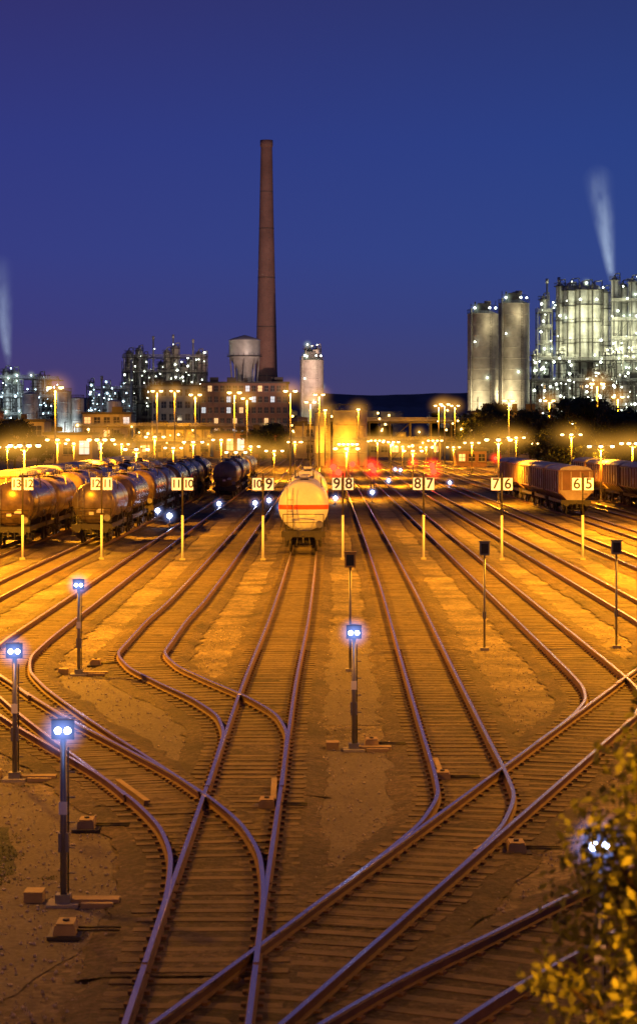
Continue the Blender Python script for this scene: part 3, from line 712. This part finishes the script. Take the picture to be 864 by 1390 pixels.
plant('refinery_unit', 750, -20, 42, 500, 560, 9, 'sil2', 'cool', (.7, .9, 1), 16, 3000, rmin=1., rmax=2.6, topvar=.7, seed=31, lights=2, glow_key='glowg')
plant('refinery_unit', 800, 46, 80, 502, 560, 5, 'sil', 'cool', (.85, .95, 1), 7, 1800, rmin=1, rmax=2.8, topvar=.7, seed=35, lights=1)
plant('pipe_rack', 560, 390, 640, 566, 600, 0, 'sil', 'sod', SOD, 20, 8000, dep=6, seed=41, lights=2, glow_key='gloww')
plant('pipe_rack', 640, 100, 400, 574, 600, 0, 'sil', 'sod', SOD, 26, 8000, dep=6, seed=42, lights=3, glow_key='gloww')
x0, x1 = px2(684, 716, 880)
e = facade_building('process_hall', x0, x1, 678, 9, height(518, 684), 4, 11, 'concrete', lit=.3, wz0=2, litm='winwarm', pil=False, roofstuff=True, skip=.5)

def silo(name, d, pxa, pxb, pyt, matn, gear=True, lamp=True, energy=9000, lc=(1., .92, .65)):
    x0, x1 = px2(d, pxa, pxb); r = (x1-x0)/2; H = height(pyt, d)
    e = empty(name, ((x0+x1)/2, d, 0)); b = MB(); prof = [(r, 0)]
    nseg = max(4, int(H/3.2))
    for k in range(1, nseg+1):
        z = H*k/nseg; prof += [(r, z-.3), (r, z-.12), (r+.06, z-.1), (r+.06, z), (r, z+.02), (r, z+.2)]
    prof = prof[:-2]+[(r*.95, H+.1), (r*.5, H+r*.22), (.05, H+r*.3)]
    b.lathe((0, 0, 0), prof, 'z', 48, 0)
    for k in range(24):
        a = k/24*6.28; b.cyl((r*math.cos(a), r*math.sin(a), H), (r*math.cos(a), r*math.sin(a), H+1.2), .05, .05, 4, 1)
    b.lathe((0, 0, 0), [(r, H+1.15), (r+.08, H+1.15), (r+.08, H+1.25), (r, H+1.25), (r, H+1.15)], 'z', 32, 1)
    if gear:
        b.box(0, 0, H+1.8, r*.7, r*.9, 2.6, 1); b.box(r*.3, 0, H+3.2, r*.4, r*.5, 1.2, 0); b.cyl((-.5*r, 0, H), (-.5*r, 0, H+3.6), .25, .25, 8, 0)
        b.cyl((-r*.8, -r*.7, 0), (-r*.8, -r*.7, H+1.5), .3, .3, 8, 0)
        for q in range(5): xx = -r+2*r*(q+.5)/5; b.cyl((xx, -r*.3, H), (xx, -r*.3, H+R.uniform(1.5, 4)), .08, .08, 5, 1)
        b.cyl((-r*.8, 0, H+2.6), (r*.8, 0, H+2.6), .08, .08, 5, 1)
    for k in range(int(H/.8)): b.box(r*.45, -r*.93, .8*k, .5, .08, .06, 1)
    for q in (-.3, .3): b.box(r*.45+q, -r*.93, H/2, .06, .1, H, 1)
    if lamp:
        for a in (-2.2, -1.2, -.7): b.sph((r*math.cos(a), (r+.3)*math.sin(a), H+1.6), .3, 2, 8, 5)
        b.sph((r*.2, -r-.3, H*.55), .25, 2, 8, 5); b.sph((-r*.6, -r-.3, H*.8), .25, 2, 8, 5); halo(e, (r*.2, -r-.3, H*.55), 2.2, 'glowg'); halo(e, (-r*.5, -r*.8, H+1.6), 2.2, 'glowg')
    b.build('silo_shell', [matn, 'frame', 'wh'], e)
    if energy:
        light('SPOT', 'flood_light', e, (-r*.8, -r*2.4, H*.35), energy, lc, .8, 120, (math.radians(120), 0, math.radians(-12)))
        if gear: light('POINT', 'top_light', e, (r*.5, -r*1.8, H*.92), energy*.12, lc, .5)
silo('steel_silo', 650, 634, 676, 426, 'silowarm', energy=9000, lc=(1., .86, .5)); silo('steel_silo', 656, 676, 718, 412, 'silowarm', energy=9000, lc=(1., .86, .5))
silo('steel_silo', 800, 407, 439, 489, 'silowarm', energy=1800)
silo('storage_tank', 470, 426, 449, 560, 'silowarm', gear=False, lamp=False, energy=2500, lc=(1., .45, .03))
silo('storage_tank', 470, 451, 498, 557, 'silowarm', gear=False, lamp=False, energy=3000, lc=(1., .45, .03))
for a, c_, t in ((78, 97, 532), (97, 114, 541), (30, 52, 535), (145, 165, 545)): silo('storage_tank', 720, a, c_, t, 'sil2', gear=False, lamp=False, energy=1500, lc=(.8, .95, 1))
plant('silo_top_platform', 802, 409, 437, 470, 492, 3, 'sil', 'wh', GW, 8, 350, dep=5, topvar=.3, rmin=.6, rmax=1.2, seed=77, lights=1, glow_key='glowg')
for px, pyt, d in ((178, 488, 820), (208, 456, 880), (235, 454, 880), (138, 510, 760), (742, 378, 700), (758, 376, 705), (652, 412, 650), (697, 396, 655), (262, 460, 880), (190, 470, 880)):
    e = empty('vent_stack', (image_x(px, d), d, 0)); b = MB(); H = height(pyt, d)
    b.cyl((0, 0, 0), (0, 0, H), .45, .3, 10, 0); b.cyl((0, 0, H-1.5), (0, 0, H), .5, .5, 10, 0)
    for z in (H*.5, H*.8): b.lathe((0, 0, z), [(.4, 0), (1.2, 0), (1.2, .12), (.4, .12)], 'z', 12, 0)
    b.build('stack', ['sil'], e)

# ------------------------------------------------------------ steam plumes
def plume(x, y, z, L_, wdt, lean, dens):
    m = bpy.data.materials.new('steam'); m.use_nodes = True; nt = m.node_tree; N = nt.nodes; L = nt.links
    N.remove(N['Principled BSDF']); out = N['Material Output']
    pv = N.new('ShaderNodeVolumePrincipled'); pv.inputs['Color'].default_value = (.8, .85, .95, 1)
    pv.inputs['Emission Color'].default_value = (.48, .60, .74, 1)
    t = N.new('ShaderNodeTexCoord'); s = N.new('ShaderNodeSeparateXYZ'); L.new(t.outputs['Object'], s.inputs[0])
    def ma(op, a, c=None, clamp=False):
        n = N.new('ShaderNodeMath'); n.operation = op; n.use_clamp = clamp
        for i, v in enumerate((a, c)):
            if v is None: continue
            if isinstance(v, (int, float)): n.inputs[i].default_value = v
            else: L.new(v, n.inputs[i])
        return n.outputs[0]
    zz = ma('MULTIPLY', ma('ADD', s.outputs['Z'], 1.), .5)
    wz = ma('ADD', ma('MULTIPLY', zz, .6), .16)
    rr = ma('SQRT', ma('ADD', ma('MULTIPLY', s.outputs['X'], s.outputs['X']), ma('MULTIPLY', s.outputs['Y'], s.outputs['Y'])))
    fall = ma('POWER', ma('SUBTRACT', 1., ma('DIVIDE', rr, wz), True), 1.6)
    fade = ma('MULTIPLY', ma('POWER', ma('SUBTRACT', 1., zz, True), 1.3), ma('MULTIPLY', zz, 8., True))
    no = N.new('ShaderNodeTexNoise'); no.inputs['Scale'].default_value = 3.; no.inputs['Detail'].default_value = 4; L.new(t.outputs['Object'], no.inputs['Vector'])
    dn = ma('MULTIPLY', ma('MULTIPLY', ma('MULTIPLY', fall, fade), ma('MULTIPLY', ma('SUBTRACT', no.outputs['Fac'], .25, True), 2.5)), dens)
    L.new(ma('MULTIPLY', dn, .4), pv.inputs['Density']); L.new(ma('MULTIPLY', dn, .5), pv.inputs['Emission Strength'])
    L.new(pv.outputs[0], out.inputs['Volume'])
    b = MB(); b.sph((0, 0, 0), 1, 0, 20, 14)
    o = b.build('steam_plume', [m], None, (x, y, z+L_/2)); o.scale = (wdt, wdt, L_/2); o.rotation_euler = (0, lean, 0)
plume(image_x(820, 730), 730, height(392, 730), 42, 9, math.radians(-8), 1.0)
plume(image_x(4, 760), 760, height(500, 760), 40, 9, math.radians(-6), .6)

# ------------------------------------------------------------ trees
def tree_mesh(key, h, rad, nclump, nleaf, ls, seed, leaf='leaf', low=.25):
    r = random.Random(seed); b = MB()
    segs = [(0, 0, 0)]; 
    for k in range(1, 5): segs.append((r.uniform(-.03, .03)*h, r.uniform(-.03, .03)*h, h*.17*k))
    for k in range(4): b.cyl(segs[k], segs[k+1], h*.028*(1-k*.2), h*.028*(1-(k+1)*.2), 8, 0, caps=False)
    cl = []
    for k in range(nclump):
        a = r.random()*6.28; t = low+(1-low)*r.random()**.8; q = rad*math.sqrt(max(.03, 1-((t-.55)/.5)**2))*r.uniform(.35, 1.0)
        c = (q*math.cos(a), q*math.sin(a), h*t*.95); cl.append((c, rad*r.uniform(.16, .34)))
        s = segs[min(4, 1+int(t*3.4))]; mid = tuple((s[i]+c[i])/2+(0 if i < 2 else -h*.02) for i in range(3))
        b.cyl(s, mid, h*.009, h*.006, 5, 0, caps=False); b.cyl(mid, c, h*.006, h*.002, 5, 0, caps=False)
    for c, cr_ in cl:
        for _ in range(nleaf):
            v = Vector((r.gauss(0, 1), r.gauss(0, 1), r.gauss(0, .75))); v = v.normalized()*cr_*r.random()**.45
            p = Vector(c)+v; n = (v.normalized()+Vector((r.uniform(-1, 1), r.uniform(-1, 1), r.uniform(-.3, 1)))).normalized()
            u = n.orthogonal().normalized(); w_ = n.cross(u); a = r.random()*6.28; u, w_ = u*math.cos(a)+w_*math.sin(a), w_*math.cos(a)-u*math.sin(a)
            s = ls*r.uniform(.6, 1.3)
            b.poly([p-u*s*.5, p-w_*s*.28, p+u*s*.5, p+w_*s*.28], 1)
    ob = b.build(key, ['bark', leaf]); MESH[key] = ob.data; bpy.data.objects.remove(ob)
tree_mesh('treeA', 12, 5.2, 60, 110, .55, 5); tree_mesh('treeB', 10, 4.6, 50, 110, .5, 8)
def tree(key, x, y, s=1., name='deciduous_tree'):
    o = bpy.data.objects.new(name, MESH[key]); o.location = (x, y, -.05); o.scale = (s, s, s*R.uniform(.9, 1.1)); o.rotation_euler = (0, 0, R.random()*6.28); COL.objects.link(o)
for px, d, s, k in ((785, 300, 1.0, 'treeA'), (762, 330, .85, 'treeB'), (812, 310, .9, 'treeB'), (845, 290, .8, 'treeA'), (868, 320, .95, 'treeB'), (742, 390, .8, 'treeA'), (795, 350, 1.05, 'treeA'), (835, 360, 1.0, 'treeB'),
                    (655, 520, 1.1, 'treeB'), (672, 540, 1.15, 'treeA'), (700, 530, 1.1, 'treeB'), (720, 500, 1.0, 'treeA'), (640, 560, 1.0, 'treeA'), (20, 420, .8, 'treeA'), (-10, 400, .9, 'treeB'), (50, 440, .7, 'treeB'), (350, 470, .8, 'treeB'), (370, 480, .7, 'treeA'), (160, 480, .7, 'treeB')):
    tree(k, image_x(px, d), d, s)
tree_mesh('treeF', 6.1, 1.6, 300, 150, .08, 21, 'leafy', .2)
o = bpy.data.objects.new('yellow_green_tree', MESH['treeF']); o.location = (3.0, 14.0, 0); COL.objects.link(o)

# ------------------------------------------------------------ hills
def ridge(name, y, x0, x1, base, amp, seed, m, n=160):
    r = random.Random(seed); ph = [(r.uniform(.3, 1), r.uniform(.004, .03), r.random()*6) for _ in range(6)]; b = MB()
    for k in range(n+1):
        x = x0+(x1-x0)*k/n; h = base+amp*sum(a*math.sin(f*x+p) for a, f, p in ph)/3+r.uniform(-.8, .8)
        b.v += [(x, y-200, -1), (x, y, h), (x, y+500, -1)]
    for k in range(n):
        for i in range(2): a = k*3+i; b.f.append((a, a+3, a+4, a+1)); b.m.append(0); b.sm.append(True)
    b.build(name, [m])
M['hill'] = mat('hillside', (.10, .11, .13), .95, 0, .4, .02)
ridge('hills', 3200, -1500, 1500, 62, 12, 3, M['hill'])
ridge('distant_tree_line', 1300, -500, 500, 20, 5, 8, M['hill'], 400)
rr_ = random.Random(5); b = MB()
for k in range(80):
    x = rr_.uniform(-330, 330); z = rr_.uniform(4, 24); b.box(x, 1100, z/2, rr_.uniform(5, 14), 8, z, 0); b.sph((x+rr_.uniform(-4, 4), 1094, z*rr_.uniform(.6, 1)+1), .5, rr_.choice([1, 1, 2]), 8, 5)
b.build('distant_works', ['concrete', 'sod', 'wh'])
